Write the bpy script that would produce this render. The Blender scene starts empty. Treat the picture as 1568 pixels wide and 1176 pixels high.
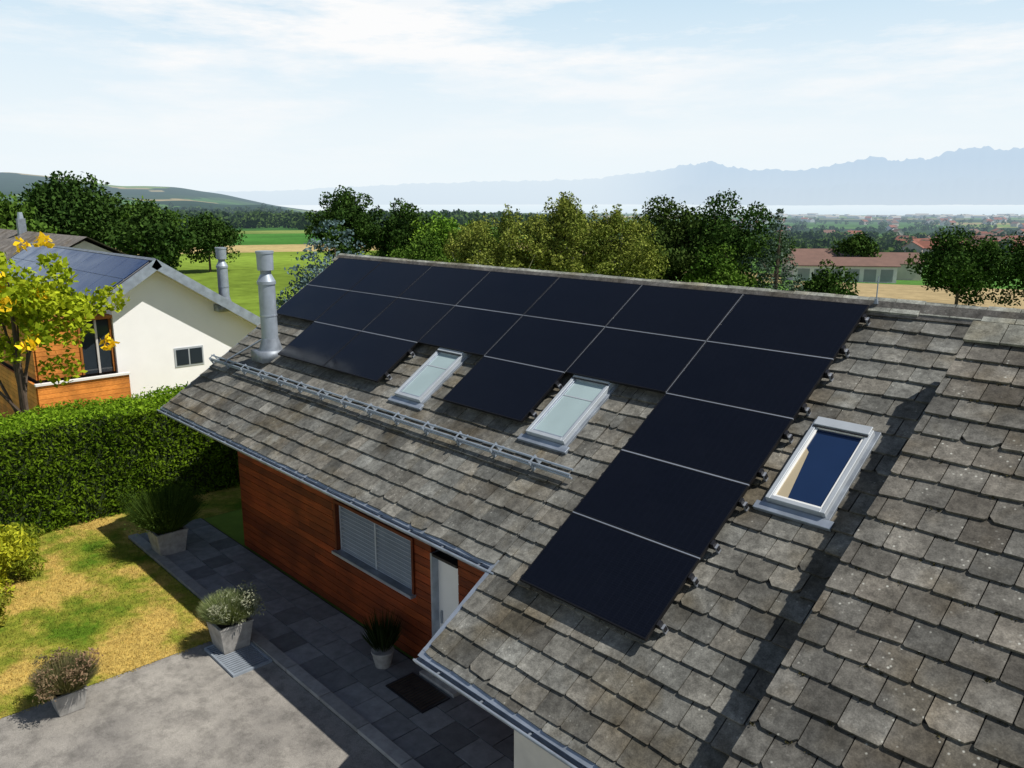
import bpy, math, random
import numpy as np
from mathutils import Vector, Matrix
random.seed(7); RNG=np.random.default_rng(7)
sc=bpy.context.scene
COL=sc.collection
TH=.5836; CT,ST=math.cos(TH),math.sin(TH)
GZ=-5.84
def RP(u,v,h=0.0): return Vector((u,-v*CT-h*ST,-v*ST+h*CT))

# ------------------------------------------------------------------ materials
def newmat(name):
    m=bpy.data.materials.new(name); m.use_nodes=True
    nt=m.node_tree; b=nt.nodes['Principled BSDF']; return m,nt,b
def N(nt,t,**k):
    n=nt.nodes.new(t)
    for a,v in k.items(): setattr(n,a,v)
    return n
def mixc(nt,fac,a,b,blend='MIX'):
    n=nt.nodes.new('ShaderNodeMix'); n.data_type='RGBA'; n.blend_type=blend
    for i,v in ((0,fac),(6,a),(7,b)):
        if isinstance(v,bpy.types.NodeSocket): nt.links.new(v,n.inputs[i])
        else: n.inputs[i].default_value=v if i==0 else (*v,1)
    return n.outputs[2]
def ramp(nt,sock,stops):
    r=nt.nodes.new('ShaderNodeValToRGB'); nt.links.new(sock,r.inputs[0])
    e=r.color_ramp.elements
    while len(e)<len(stops): e.new(.5)
    for i,(p,c) in enumerate(stops):
        e[i].position=p; e[i].color=(*c,1) if len(c)==3 else c
    return r.outputs[0]
def gv(x): return (x,x,x)
def noise(nt,scale,detail=4,rough=.55,vec=None,sc3=None):
    n=nt.nodes.new('ShaderNodeTexNoise'); n.inputs['Scale'].default_value=scale
    n.inputs['Detail'].default_value=detail; n.inputs['Roughness'].default_value=rough
    if vec is None:
        tc=nt.nodes.new('ShaderNodeTexCoord'); vec=tc.outputs['Object']
    if sc3:
        mp=nt.nodes.new('ShaderNodeMapping'); mp.inputs['Scale'].default_value=sc3
        nt.links.new(vec,mp.inputs[0]); vec=mp.outputs[0]
    nt.links.new(vec,n.inputs['Vector']); return n.outputs[0]
def bump(nt,b,h,strength=.4,dist=.01):
    n=nt.nodes.new('ShaderNodeBump'); n.inputs['Strength'].default_value=strength; n.inputs['Distance'].default_value=dist
    nt.links.new(h,n.inputs['Height']); nt.links.new(n.outputs[0],b.inputs['Normal'])
def simple(name,col,rough=.6,metal=0,ns=8,amt=.25,bs=.2):
    m,nt,b=newmat(name)
    n=noise(nt,ns)
    c=ramp(nt,n,[(.3,tuple(x*(1-amt) for x in col)),(.7,tuple(min(1,x*(1+amt)) for x in col))])
    nt.links.new(c,b.inputs['Base Color']); b.inputs['Roughness'].default_value=rough; b.inputs['Metallic'].default_value=metal
    if bs: bump(nt,b,noise(nt,ns*8,2),bs,.004)
    return m
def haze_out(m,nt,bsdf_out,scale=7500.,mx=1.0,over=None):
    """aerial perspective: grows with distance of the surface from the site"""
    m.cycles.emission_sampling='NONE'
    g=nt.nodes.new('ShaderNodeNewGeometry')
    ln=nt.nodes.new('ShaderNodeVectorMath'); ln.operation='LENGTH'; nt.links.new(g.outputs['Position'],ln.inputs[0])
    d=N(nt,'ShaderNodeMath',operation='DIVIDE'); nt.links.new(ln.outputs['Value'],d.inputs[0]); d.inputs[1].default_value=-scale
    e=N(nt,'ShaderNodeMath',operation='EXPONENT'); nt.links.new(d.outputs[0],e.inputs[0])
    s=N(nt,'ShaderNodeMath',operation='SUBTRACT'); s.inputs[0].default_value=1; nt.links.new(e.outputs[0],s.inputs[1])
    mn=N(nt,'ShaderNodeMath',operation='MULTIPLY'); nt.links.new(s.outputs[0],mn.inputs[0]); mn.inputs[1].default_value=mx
    em=nt.nodes.new('ShaderNodeEmission')  # haze light painted in as a glow of the surface itself
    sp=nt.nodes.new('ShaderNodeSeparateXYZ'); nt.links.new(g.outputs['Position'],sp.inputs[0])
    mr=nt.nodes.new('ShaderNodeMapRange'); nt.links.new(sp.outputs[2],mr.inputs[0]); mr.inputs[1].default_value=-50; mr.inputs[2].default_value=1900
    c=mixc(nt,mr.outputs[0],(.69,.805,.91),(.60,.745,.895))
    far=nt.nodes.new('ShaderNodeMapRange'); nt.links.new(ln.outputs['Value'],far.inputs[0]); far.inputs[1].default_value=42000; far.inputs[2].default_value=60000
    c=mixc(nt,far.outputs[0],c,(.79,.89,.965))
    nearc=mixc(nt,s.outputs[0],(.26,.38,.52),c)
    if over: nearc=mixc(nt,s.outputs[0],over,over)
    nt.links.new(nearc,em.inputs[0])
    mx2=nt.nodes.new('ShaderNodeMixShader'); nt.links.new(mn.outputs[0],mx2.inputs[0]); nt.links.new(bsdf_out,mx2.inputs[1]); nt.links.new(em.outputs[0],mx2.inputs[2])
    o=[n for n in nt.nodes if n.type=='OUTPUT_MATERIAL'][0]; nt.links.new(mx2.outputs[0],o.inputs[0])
def attr(nt,name='Col'):
    a=nt.nodes.new('ShaderNodeAttribute'); a.attribute_name=name; return a.outputs['Color']

def leafmat(name,mode='near',trans=.25):
    m,nt,b=newmat(name); c=attr(nt)
    d=nt.nodes.new('ShaderNodeBsdfDiffuse'); nt.links.new(c,d.inputs[0]); out=d.outputs[0]
    o=[n for n in nt.nodes if n.type=='OUTPUT_MATERIAL'][0]
    if mode=='near':
        t=nt.nodes.new('ShaderNodeBsdfTranslucent')
        ct=mixc(nt,1.0,c,(1.25,1.2,.6),'MULTIPLY'); nt.links.new(ct,t.inputs[0])
        mx=nt.nodes.new('ShaderNodeMixShader'); mx.inputs[0].default_value=trans
        nt.links.new(d.outputs[0],mx.inputs[1]); nt.links.new(t.outputs[0],mx.inputs[2]); out=mx.outputs[0]
    nt.links.new(out,o.inputs[0])
    nt.nodes.remove(b)
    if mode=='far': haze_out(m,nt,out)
    return m
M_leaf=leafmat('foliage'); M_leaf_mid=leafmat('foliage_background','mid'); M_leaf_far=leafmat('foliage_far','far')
M_bark=simple('bark',(.09,.065,.045),.9,0,6,.4,.5)
M_birchbark=simple('birch_bark',(.45,.43,.38),.8,0,5,.4,.4)

def tilemat(name,spot,bright=1.0):
    m,nt,b=newmat(name)
    c=attr(nt)
    n1=noise(nt,2.4,4,.65); n2=noise(nt,13,4,.7); n3=noise(nt,70,2,.6)
    f=ramp(nt,n1,[(.3,gv(.58*bright)),(.52,gv(.92*bright)),(.72,gv(1.4*bright))])
    c=mixc(nt,1,c,f,'MULTIPLY')
    f2=ramp(nt,n2,[(.34,gv(.62)),(.62,gv(1.18))]); c=mixc(nt,1,c,f2,'MULTIPLY')
    f3=ramp(nt,n3,[(.3,gv(.75)),(.7,gv(1.2))]); c=mixc(nt,1,c,f3,'MULTIPLY')
    n4=noise(nt,.9,3,.7); fm=ramp(nt,n4,[(.50,gv(0)),(.66,gv(.75))])
    cm=mixc(nt,1,c,(.70,.60,.44),'MULTIPLY'); c=mixc(nt,fm,c,cm)
    tc=nt.nodes.new('ShaderNodeTexCoord')
    v=nt.nodes.new('ShaderNodeTexVoronoi'); v.inputs['Scale'].default_value=19; v.inputs['Randomness'].default_value=1
    nt.links.new(tc.outputs['Object'],v.inputs['Vector'])
    s=ramp(nt,v.outputs['Distance'],[(.10,gv(1)),(.24,gv(0))])
    sm=ramp(nt,n1,[(.46,gv(0)),(.58,gv(spot))])
    ff=mixc(nt,1,s,sm,'MULTIPLY')
    sv=ramp(nt,v.outputs['Color'],[(.38,gv(0)),(.6,gv(1))]); ff=mixc(nt,1,ff,sv,'MULTIPLY')
    c=mixc(nt,ff,c,(.48,.48,.43))
    nt.links.new(c,b.inputs['Base Color']); b.inputs['Roughness'].default_value=.85
    b.inputs['Specular IOR Level'].default_value=.25
    bump(nt,b,n2,.6,.01)
    return m
M_tile=tilemat('roof_tile_stone',.6); M_tile2=tilemat('roof_tile_weathered',1.0,.95)
M_under=simple('roof_underlay',(.035,.03,.026),.9)
M_soffit=simple('soffit_wood',(.55,.53,.5),.7,0,4,.1)
M_zinc=simple('zinc_metal',(.38,.43,.50),.42,.55,5,.2,.1)
M_lead=simple('lead_flashing',(.22,.25,.29),.5,.3,6,.25,.2)
M_steel=simple('brushed_steel',(.33,.38,.44),.5,.35,6,.12,.05)
M_darkmetal=simple('dark_metal',(.03,.03,.035),.45,.5)
M_white=simple('white_paint',(.80,.80,.78),.6,0,2,.04,.1)
M_wwall=simple('white_render',(.90,.90,.90),.85,0,2,.02,.2)
M_cream=simple('cream_render',(.66,.63,.56),.85,0,3,.1,.3)
M_greyframe=simple('window_frame_aluminium',(.46,.50,.54),.45,.2,3,.08,.05)
M_concrete=simple('concrete',(.33,.32,.3),.85,0,7,.3,.5)
M_soil=simple('soil',(.05,.035,.025),.95)
M_shutter=simple('shutter_grey',(.36,.40,.44),.5,0,3,.08,.05)

def woodmat(name,c1,c2,sx=.6):
    m,nt,b=newmat(name)
    n=noise(nt,5,5,.65,None,(sx,3,9)); n2=noise(nt,1.3,3)
    c=ramp(nt,n,[(.3,c1),(.7,c2)]); c=mixc(nt,1,c,ramp(nt,n2,[(.3,gv(.6)),(.7,gv(1.3))]),'MULTIPLY')
    c=mixc(nt,1,c,attr(nt),'MULTIPLY')
    nt.links.new(c,b.inputs['Base Color']); b.inputs['Roughness'].default_value=.6; b.inputs['Specular IOR Level'].default_value=.3; bump(nt,b,n,.3,.004)
    return m
M_wood=woodmat('cedar_cladding',(.105,.020,.004),(.27,.054,.010))
M_wood2=woodmat('orange_cladding',(.55,.18,.03),(.82,.32,.07))

def panelmat(name,base,line,rough=.28,ior=1.3):
    m,nt,b=newmat(name)
    tc=nt.nodes.new('ShaderNodeTexCoord')
    br=nt.nodes.new('ShaderNodeTexBrick'); br.offset=0; br.inputs['Scale'].default_value=1
    br.inputs['Brick Width'].default_value=.0875; br.inputs['Row Height'].default_value=.0275
    br.inputs['Mortar Size'].default_value=.0022; br.inputs['Mortar Smooth'].default_value=.4
    br.inputs['Color1'].default_value=(*base,1); br.inputs['Color2'].default_value=(*[x*1.25 for x in base],1); br.inputs['Mortar'].default_value=(*line,1)
    nt.links.new(tc.outputs['Object'],br.inputs['Vector'])
    nt.links.new(br.outputs[0],b.inputs['Base Color'])
    b.inputs['IOR'].default_value=ior; b.inputs['Specular IOR Level'].default_value=.5
    rn=noise(nt,1.2,3); rr=ramp(nt,rn,[(.3,gv(rough*.5)),(.7,gv(rough*1.5))]); nt.links.new(rr,b.inputs['Roughness'])
    return m
M_panel=panelmat('solar_cell_black',(.0024,.0029,.0058),(.0072,.0085,.0135),.16,1.45)
M_panel2=panelmat('solar_cell_blue',(.014,.035,.11),(.03,.055,.13),.18,1.30)
M_pframe=simple('black_anodised_frame',(.010,.010,.012),.4,.3,5,.1,0)
M_alu=simple('bare_aluminium',(.36,.39,.44),.4,.45,5,.05,0)
def glassmat(name,col,rough=.06):
    m,nt,b=newmat(name); n=noise(nt,1.5,2)
    nt.links.new(ramp(nt,n,[(.3,tuple(x*.85 for x in col)),(.7,col)]),b.inputs['Base Color'])
    b.inputs['Roughness'].default_value=rough; b.inputs['Specular IOR Level'].default_value=.6; b.inputs['Coat Weight'].default_value=.4; b.inputs['Coat Roughness'].default_value=.03
    return m
M_glass_d=glassmat('dark_glass',(.012,.03,.085)); M_glass_l=glassmat('blind_behind_glass',(.40,.51,.52),.1)
M_glass_b=glassmat('window_glass',(.03,.04,.05)); M_reveal=glassmat('wooden_reveal_behind_glass',(.5,.42,.28))

# ------------------------------------------------------------------ mesh builder
class MB:
    def __init__(s): s.v=[];s.f=[];s.mi=[];s.mats=[];s.col=[]
    def mid(s,m):
        if m not in s.mats: s.mats.append(m)
        return s.mats.index(m)
    def poly(s,vs,fs,m,col=(1,1,1)):
        o=len(s.v); s.v+= [tuple(v) for v in vs]; s.col+=[col]*len(vs); k=s.mid(m)
        for f in fs: s.f.append([i+o for i in f]); s.mi.append(k)
    def box(s,a,b,m,T=None,col=(1,1,1)):
        x0,y0,z0=a;x1,y1,z1=b
        vs=[(x0,y0,z0),(x1,y0,z0),(x1,y1,z0),(x0,y1,z0),(x0,y0,z1),(x1,y0,z1),(x1,y1,z1),(x0,y1,z1)]
        if T: vs=[T(*v) for v in vs]
        s.poly(vs,[(0,3,2,1),(4,5,6,7),(0,1,5,4),(1,2,6,5),(2,3,7,6),(3,0,4,7)],m,col)
    def frustum(s,c,w0,w1,h,m):
        x,y,z=c
        vs=[(x+sx*w/2,y+sy*w/2,z+zz) for w,zz in((w0,0),(w1,h)) for sx,sy in((-1,-1),(1,-1),(1,1),(-1,1))]
        s.poly(vs,[(0,3,2,1),(4,5,6,7),(0,1,5,4),(1,2,6,5),(2,3,7,6),(3,0,4,7)],m)
    def tube(s,p0,p1,r0,r1,m,n=10,cap=True):
        p0=Vector(p0);p1=Vector(p1);d=(p1-p0).normalized()
        a=d.orthogonal().normalized();b=d.cross(a)
        vs=[]
        for p,r in((p0,r0),(p1,r1)):
            for i in range(n):
                t=2*math.pi*i/n; vs.append(p+a*math.cos(t)*r+b*math.sin(t)*r)
        fs=[(i,(i+1)%n,n+(i+1)%n,n+i) for i in range(n)]
        s.poly(vs,fs,m)
        if cap:
            s.poly(vs[:n],[tuple(range(n-1,-1,-1))],m); s.poly(vs[n:],[tuple(range(n))],m)
    def build(s,name,parent=None,smooth=False,bevel=0):
        me=bpy.data.meshes.new(name)
        me.from_pydata(s.v,[],s.f)
        for m in s.mats: me.materials.append(m)
        me.polygons.foreach_set('material_index',s.mi)
        ca=me.color_attributes.new('Col','FLOAT_COLOR','POINT')
        ca.data.foreach_set('color',np.array([(*c,1) for c in s.col],dtype=np.float32).ravel())
        if smooth: me.polygons.foreach_set('use_smooth',[len(p.vertices)==4 for p in me.polygons])
        me.update(); ob=bpy.data.objects.new(name,me); COL.objects.link(ob)
        if parent: ob.parent=parent
        if bevel:
            md=ob.modifiers.new('bevel','BEVEL'); md.width=bevel; md.segments=1; md.limit_method='ANGLE'
        return ob
def empty(name,loc=(0,0,0)):
    e=bpy.data.objects.new(name,None); COL.objects.link(e); e.empty_display_size=.1; return e
def fastmesh(name,V,F,cols,mats,parent=None,smooth=False):
    me=bpy.data.meshes.new(name); n=len(V); m,k=F.shape
    me.vertices.add(n); me.vertices.foreach_set('co',V.astype(np.float32).ravel())
    me.loops.add(m*k); me.loops.foreach_set('vertex_index',F.astype(np.int32).ravel())
    me.polygons.add(m); me.polygons.foreach_set('loop_start',np.arange(0,m*k,k,dtype=np.int32))
    try: me.polygons.foreach_set('loop_total',np.full(m,k,dtype=np.int32))
    except Exception: pass
    for a in mats: me.materials.append(a)
    me.update(calc_edges=True)
    ca=me.color_attributes.new('Col','FLOAT_COLOR','POINT')
    c4=np.ones((n,4),dtype=np.float32); c4[:,:3]=cols; ca.data.foreach_set('color',c4.ravel())
    if smooth: me.polygons.foreach_set('use_smooth',np.ones(m,dtype=bool))
    ob=bpy.data.objects.new(name,me); COL.objects.link(ob)
    if parent: ob.parent=parent
    return ob
RT=RP

# ------------------------------------------------------------------ tiles
def tiles(name,regions,h0,mat,tw=.335,ex=.272,parent=None,base=(.176,.172,.153)):
    V=[];C=[];F=[]
    for (u0,u1,v0,v1) in regions:
        v=v0
        while v<v1-.02:
            ve=min(v+ex,v1)
            off=(int(round(v/ex))%2)*.5*tw+random.uniform(-.02,.02)
            k0=math.floor((u0-off)/tw); u=k0*tw+off
            while u<u1:
                a=max(u,u0);b=min(u+tw,u1)
                if b-a>.03:
                    g=.006; ja,jb=random.uniform(-.010,.012),random.uniform(-.010,.012)
                    lift=random.uniform(0,.010)
                    hu=h0+.004; hl=h0+.026+lift
                    k=random.uniform(.003,.018)
                    if random.random()<.05: k=random.uniform(.03,.06)
                    pts=[RP(a+g,v-.03,hu),RP(b-g,v-.03,hu),RP(b-g,ve+jb-k,hl),RP(b-g-k,ve+jb,hl),RP(a+g+k,ve+ja,hl),RP(a+g,ve+ja-k,hl),
                         RP(a+g,ve+ja-k,hl-.034),RP(a+g+k,ve+ja,hl-.034),RP(b-g-k,ve+jb,hl-.034),RP(b-g,ve+jb-k,hl-.034)]
                    o=len(V); V+=pts
                    t=random.choice([.66,.78,.88,.95,1,1,1.05,1.14,1.34]); w=random.uniform(-.035,.04)
                    c=(base[0]*t*(1+w),base[1]*t,base[2]*t*(1-w))
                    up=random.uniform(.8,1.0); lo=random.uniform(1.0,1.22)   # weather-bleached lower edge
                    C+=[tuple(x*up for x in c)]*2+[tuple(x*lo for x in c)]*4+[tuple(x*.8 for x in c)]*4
                    F+=[(o+5,o+4,o+3,o+2,o+1,o),(o+5,o+6,o+7,o+4),(o+4,o+7,o+8,o+3),(o+3,o+8,o+9,o+2),(o,o+6,o+5),(o+1,o+2,o+9)]
                u+=tw
            v+=ex
    mb=MB(); mb.v=[tuple(p) for p in V]; mb.col=C
    mb.f=[list(f) for f in F]; k=mb.mid(mat); mb.mi=[k]*len(mb.f)
    return mb.build(name,parent)

house=empty('timber_house')
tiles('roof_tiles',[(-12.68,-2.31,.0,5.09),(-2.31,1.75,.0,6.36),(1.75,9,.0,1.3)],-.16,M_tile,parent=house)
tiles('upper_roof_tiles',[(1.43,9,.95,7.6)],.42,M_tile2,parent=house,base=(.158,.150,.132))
mb=MB()
mb.box((-12.64,-.25,-.32),(-2.31,5.05,-.165),M_under,RT)
mb.box((-2.308,-.25,-.32),(9,6.32,-.165),M_under,RT)
mb.box((-12.64,-.25,-.32),(9,6,-.12),M_tile,lambda u,v,h:Vector((u,.42+v*CT+h*ST,-v*ST+h*CT)),col=(.2,.185,.165))
mb.build('roof_structure',house)
mb=MB()
mb.box((1.45,.8,-.16),(9,7.55,.415),M_under,RT)
mb.box((1.46,.82,-.6),(9,1.2,.41),M_under,lambda u,v,h:Vector((u,-v*CT-h*ST+.25,-v*ST+h*CT)))
mb.build('upper_roof_structure',house)
def ridgecap(name,u0,u1,vb,vt,h,mat,base):
    mb=MB(); u=u0; L=.34
    while u<u1:
        b=min(u+L,u1); j=random.uniform(-.006,.010); t=random.uniform(.8,1.3)
        c=tuple(x*t for x in base)
        mb.box((u+.005,vt,h-.03),(b-.005,vb+j*2,h+j),mat,RT,c)
        p=RP(0,vt,h)
        mb.box((u+.005,0,-.03),(b-.005,.27,j-.001),mat,lambda x,v,hh,p=p:Vector((x,p.y+v*CT+hh*ST+.001,p.z-v*ST+hh*CT)),c)
        u+=L
    return mb.build(name,house)
ridgecap('ridge_tiles',-12.7,9,-.0,-.25,-.09,M_tile,(.33,.34,.30))
ridgecap('upper_ridge_tiles',1.42,9,.97,.67,.475,M_tile2,(.29,.29,.25))
def gutter(mb,u0,u1,v,h,r=.075,m=M_zinc):
    c0=RP(0,v,h); n=9; vs=[]
    for u in(u0,u1):
        for i in range(n):
            t=math.pi+math.pi*i/(n-1); vs.append((u,c0.y+math.cos(t)*r,c0.z+math.sin(t)*r))
    fs=[(i,i+1,n+i+1,n+i) for i in range(n-1)]
    mb.poly(vs,fs,m)
    mb.poly(vs[:n],[tuple(range(n))],m); mb.poly(vs[n:],[tuple(range(n))],m)
    mb.tube((u0,c0.y-r,c0.z),(u1,c0.y-r,c0.z),.014,.014,m,8)
    mb.box((u0,v-.12,h+.028),(u1,v+.0,h+.036),m,RT)
    u=u0+.4
    while u<u1: mb.box((u-.012,c0.y-r-.004,c0.z-.002),(u+.012,c0.y+r,c0.z+.008),M_lead); u+=.7
mb=MB()
gutter(mb,-12.75,-2.25,5.13,-.19); gutter(mb,-2.38,9,6.42,-.19)
mb.build('gutter',house)
mb=MB()
mb.box((-12.62,4.9,-.40),(-2.32,5.06,-.322),M_white,RT)
mb.box((-2.31,6.15,-.44),(9,6.34,-.322),M_white,RT)
mb.box((-12.70,-.2,-.33),(-12.642,5.06,-.15),M_zinc,RT)
mb.box((-2.372,5.1,-.36),(-2.312,6.34,-.15),M_zinc,RT)
mb.box((-12.6,0,-.34),(-2.4,4.89,-.322),M_soffit,RT); mb.box((-2.3,0,-.34),(9,6.14,-.322),M_soffit,RT)
mb.build('fascia',house)

mb=MB()
def prism(mb,x0,x1,prof,m):
    n=len(prof); vs=[(x0,y,z) for y,z in prof]+[(x1,y,z) for y,z in prof]
    fs=[(i,(i+1)%n,n+(i+1)%n,n+i) for i in range(n)]+[tuple(range(n-1,-1,-1)),tuple(range(n,2*n))]
    mb.poly(vs,fs,m)
prism(mb,-11.1,9,[(-3.12,GZ-.3),(-3.12,-2.5),(0.2,-.36),(4.2,-2.9),(4.2,GZ-.3)],M_under)
mb.box((-1.43,-4.7,GZ-.3),(9,-3.13,-3.55),M_cream)
mb.build('walls',house)
WIN=(-7.35,-5.17,-4.65,-3.78); DOOR=(-4.7,-4.08,GZ,-3.82)
mb=MB()
z=GZ+.06
while z<-2.5:
    z1=z+.14-.010
    spans=[(-11.15,-1.43)]
    for (a,b,c,d) in (WIN,DOOR):
        if z1>c and z<d: 
            ns=[]
            for s0,s1 in spans:
                if s1<=a or s0>=b: ns.append((s0,s1))
                else:
                    if a-s0>.02: ns.append((s0,a))
                    if s1-b>.02: ns.append((b,s1))
            spans=ns
    for s0,s1 in spans:
        x=s0
        while x<s1-.01:
            L=random.uniform(2.2,4.0); x1=min(x+L,s1); t=random.uniform(.6,1.3)
            mb.box((x+.002,-3.30+random.uniform(0,.003),z),(x1-.002,-3.22,z1),M_wood,None,(t,t*random.uniform(.9,1.05),t))
            x=x1
    z+=.14
z=GZ+.06
while z<-2.6:
    t=random.uniform(.75,1.2); mb.box((-11.17,-3.29,z),(-11.10,4.2,z+.132),M_wood,None,(t,t,t)); z+=.14
a,b,c,d=WIN
mb.box((a-.05,-3.33,c-.05),(a,-3.14,d+.05),M_wood,None,(.6,.6,.6)); mb.box((b,-3.33,c-.05),(b+.05,-3.14,d+.05),M_wood,None,(.6,.6,.6))
mb.box((a,-3.33,d),(b,-3.14,d+.05),M_wood,None,(.6,.6,.6))
mb.build('cladding',house)
mb=MB()
mb.box((a-.06,-3.40,c-.05),(b+.06,-3.14,c),M_zinc)
mb.box((a+.02,-3.16,c),(b-.02,-3.14,d),M_darkmetal)
n=12; hh=(d-c)/n
for i in range(n):
    zz=c+i*hh
    for xa,xb in ((a+.04,(a+b)/2-.02),((a+b)/2+.02,b-.04)):
        mb.poly([(xa,-3.17,zz+hh*.62),(xb,-3.17,zz+hh*.62),(xb,-3.240,zz+.006),(xa,-3.240,zz+.006)],[(0,1,2,3)],M_shutter)
        mb.box((xa,-3.243,zz-.002),(xb,-3.233,zz+.010),M_shutter)
mb.box((a,-3.25,c),(a+.04,-3.16,d),M_shutter);mb.box((b-.04,-3.25,c),(b,-3.16,d),M_shutter);mb.box(((a+b)/2-.02,-3.25,c),((a+b)/2+.02,-3.16,d),M_shutter)
mb.build('window_shutters',house)
mb=MB()
a,b,c,d=DOOR
mb.box((a+.04,-3.2,c+.1),(b-.02,-3.14,d-.04),M_white); mb.box((a,-3.32,c),(a+.04,-3.14,d),M_zinc); mb.box((a+.04,-3.32,d-.04),(b,-3.14,d),M_darkmetal)
mb.box((a-.1,-3.5,GZ),(b+.1,-3.3,GZ+.1),M_concrete); mb.box((a+.1,-3.23,-4.95),(a+.13,-3.2,-4.75),M_steel)
mb.build('front_door',house)

# ------------------------------------------------------------------ solar panels
PW,PH=1.76,1.0362
cells=[(i,0) for i in range(7)]+[(i,1) for i in range(7)]+[(0,2),(2,2),(4,2),(5,2),(0,3),(0,4)]
Rroof=Matrix(((1,0,0),(0,CT,-ST),(0,ST,CT))).to_4x4()
pm=MB(); w2,h2=PW/2-.009,PH/2-.009; fr=.014
pm.box((-w2,-h2,-.038),(w2,h2,-.004),M_pframe)
pm.box((-w2,-h2,-.0035),(-w2+fr,h2,.0),M_pframe);pm.box((w2-fr,-h2,-.0035),(w2,h2,.0),M_pframe)
pm.box((-w2+fr,-h2,-.0035),(w2-fr,-h2+fr,.0),M_pframe);pm.box((-w2+fr,h2-fr,-.0035),(w2-fr,h2,.0),M_pframe)
pm.box((-w2+fr,-h2+fr,-.0034),(w2-fr,h2-fr,-.0015),M_panel)
pob=pm.build('solar_panel'); first=True
for (i,j) in cells:
    ob=pob if first else bpy.data.objects.new('solar_panel',pob.data)
    if not first: COL.objects.link(ob)
    first=False
    tilt=Matrix.Rotation(random.uniform(-.003,.003),4,'X')@Matrix.Rotation(random.uniform(-.002,.002),4,'Y')
    ob.matrix_world=Matrix.Translation(RP(-PW*(i+.5),PH*(j+.5),0))@Rroof@tilt
mb=MB(); S=set(cells)
for (i,j) in cells:
    u1=-PW*i;u0=u1-PW;v0=PH*j;v1=v0+PH
    if (i,j+1) in S: mb.box((u0+.01,v1-.008,-.02),(u1-.01,v1+.008,-.002),M_alu,RT)  # bright gap strips added for the light reflected by frame edges
    if (i+1,j) in S: mb.box((u0-.005,v0+.012,-.02),(u0+.005,v1-.012,-.006),M_alu,RT)
    for vv in (v0+.22,v1-.22):
        ext=.07 if (i-1,j) not in S else 0; ext2=.05 if (i+1,j) not in S else 0
        mb.box((u0-ext2,vv-.02,-.10),(u1+ext,vv+.02,-.05),M_darkmetal,RT)
        if ext:
            mb.box((u1+.003,vv-.03,-.055),(u1+.035,vv+.03,.006),M_darkmetal,RT)
            mb.box((u1+.036,vv-.03,-.14),(u1+.06,vv+.025,-.045),M_alu,RT)
mb.build('panel_mounting_rails')

def roofwindow(u0,u1,v0,v1,glass,extra=False):
    mb=MB(); h0=-.15; h1=-.045; fw=.05
    mb.box((u0-.045,v0-.05,h0),(u1+.045,v1+.02,h0+.04),M_lead,RT)
    mb.box((u0-.10,v1+.02,h0),(u1+.10,v1+.12,h0+.045),M_zinc,RT)
    for a,b,c,d in((u0,u0+fw,v0,v1),(u1-fw,u1,v0,v1),(u0+fw,u1-fw,v0,v0+fw*1.6),(u0+fw,u1-fw,v1-fw,v1)):
        mb.box((a,c,h0+.03),(b,d,h1),M_greyframe,RT)
    s=.028
    for a,b,c,d in((u0+fw,u0+fw+s,v0+fw*1.6,v1-fw),(u1-fw-s,u1-fw,v0+fw*1.6,v1-fw),(u0+fw+s,u1-fw-s,v0+fw*1.6,v0+fw*1.6+s),(u0+fw+s,u1-fw-s,v1-fw-s,v1-fw)):
        mb.box((a,c,h0+.03),(b,d,h1-.014),M_white if extra else M_zinc,RT)
    ga,gb,gc,gd=u0+fw+s,u1-fw-s,v0+fw*1.6+s,v1-fw-s
    mb.poly([RP(ga,gd,h1-.035),RP(gb,gd,h1-.035),RP(gb,gc,h1-.035),RP(ga,gc,h1-.035)],[(0,1,2,3)],glass)
    if extra:
        mb.poly([RP(ga,gd,h1-.033),RP(ga+.13,gd,h1-.033),RP(ga+.05,gc+.35,h1-.033),RP(ga,gc+.3,h1-.033)],[(0,1,2,3)],M_reveal)
    else:
        mb.box((ga,gc+.30,h1-.034),(gb,gc+.32,h1-.030),M_greyframe,RT)
    mb.box((u0+.02,v0-.03,h1),(u1-.02,v0+.09,h1+.02),M_greyframe,RT)
    mb.box((u0+.02,v0+.10,h1-.004),(u1-.02,v0+.115,h1+.012),M_darkmetal,RT)
    return mb.build('roof_window',bevel=.004)
roofwindow(-6.46,-5.79,2.03,3.20,M_glass_l); roofwindow(-3.38,-2.68,2.0,3.2,M_glass_l); roofwindow(.2,.85,1.97,3.17,M_glass_d,True)

mb=MB()
u0,u1=-12.75,-2.17
for dv,h in((.045,-.075),(.045,-.015),(-.03,.0)):
    mb.tube(RP(u0,3.63+dv,h),RP(u1,3.63+dv,h),.016,.016,M_steel,8)
u=u0+.1
while u<=u1:
    mb.box((u-.015,3.50,-.125),(u+.015,3.72,-.11),M_steel,RT)
    mb.box((u-.010,3.57,-.11),(u+.010,3.60,.03),M_steel,RT); mb.box((u-.010,3.69,-.11),(u+.010,3.72,.025),M_steel,RT); mb.box((u-.010,3.60,.015),(u+.010,3.69,.028),M_steel,RT)
    u+=.755
mb.build('snow_guard')
mb=MB(); mb.tube((.02,.12,.0),(.02,.12,.34),.009,.007,M_steel,8); mb.tube((.02,.12,.0),(.02,.12,.06),.03,.02,M_lead,8); mb.build('ridge_antenna')  # small antenna pole on the ridge

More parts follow.
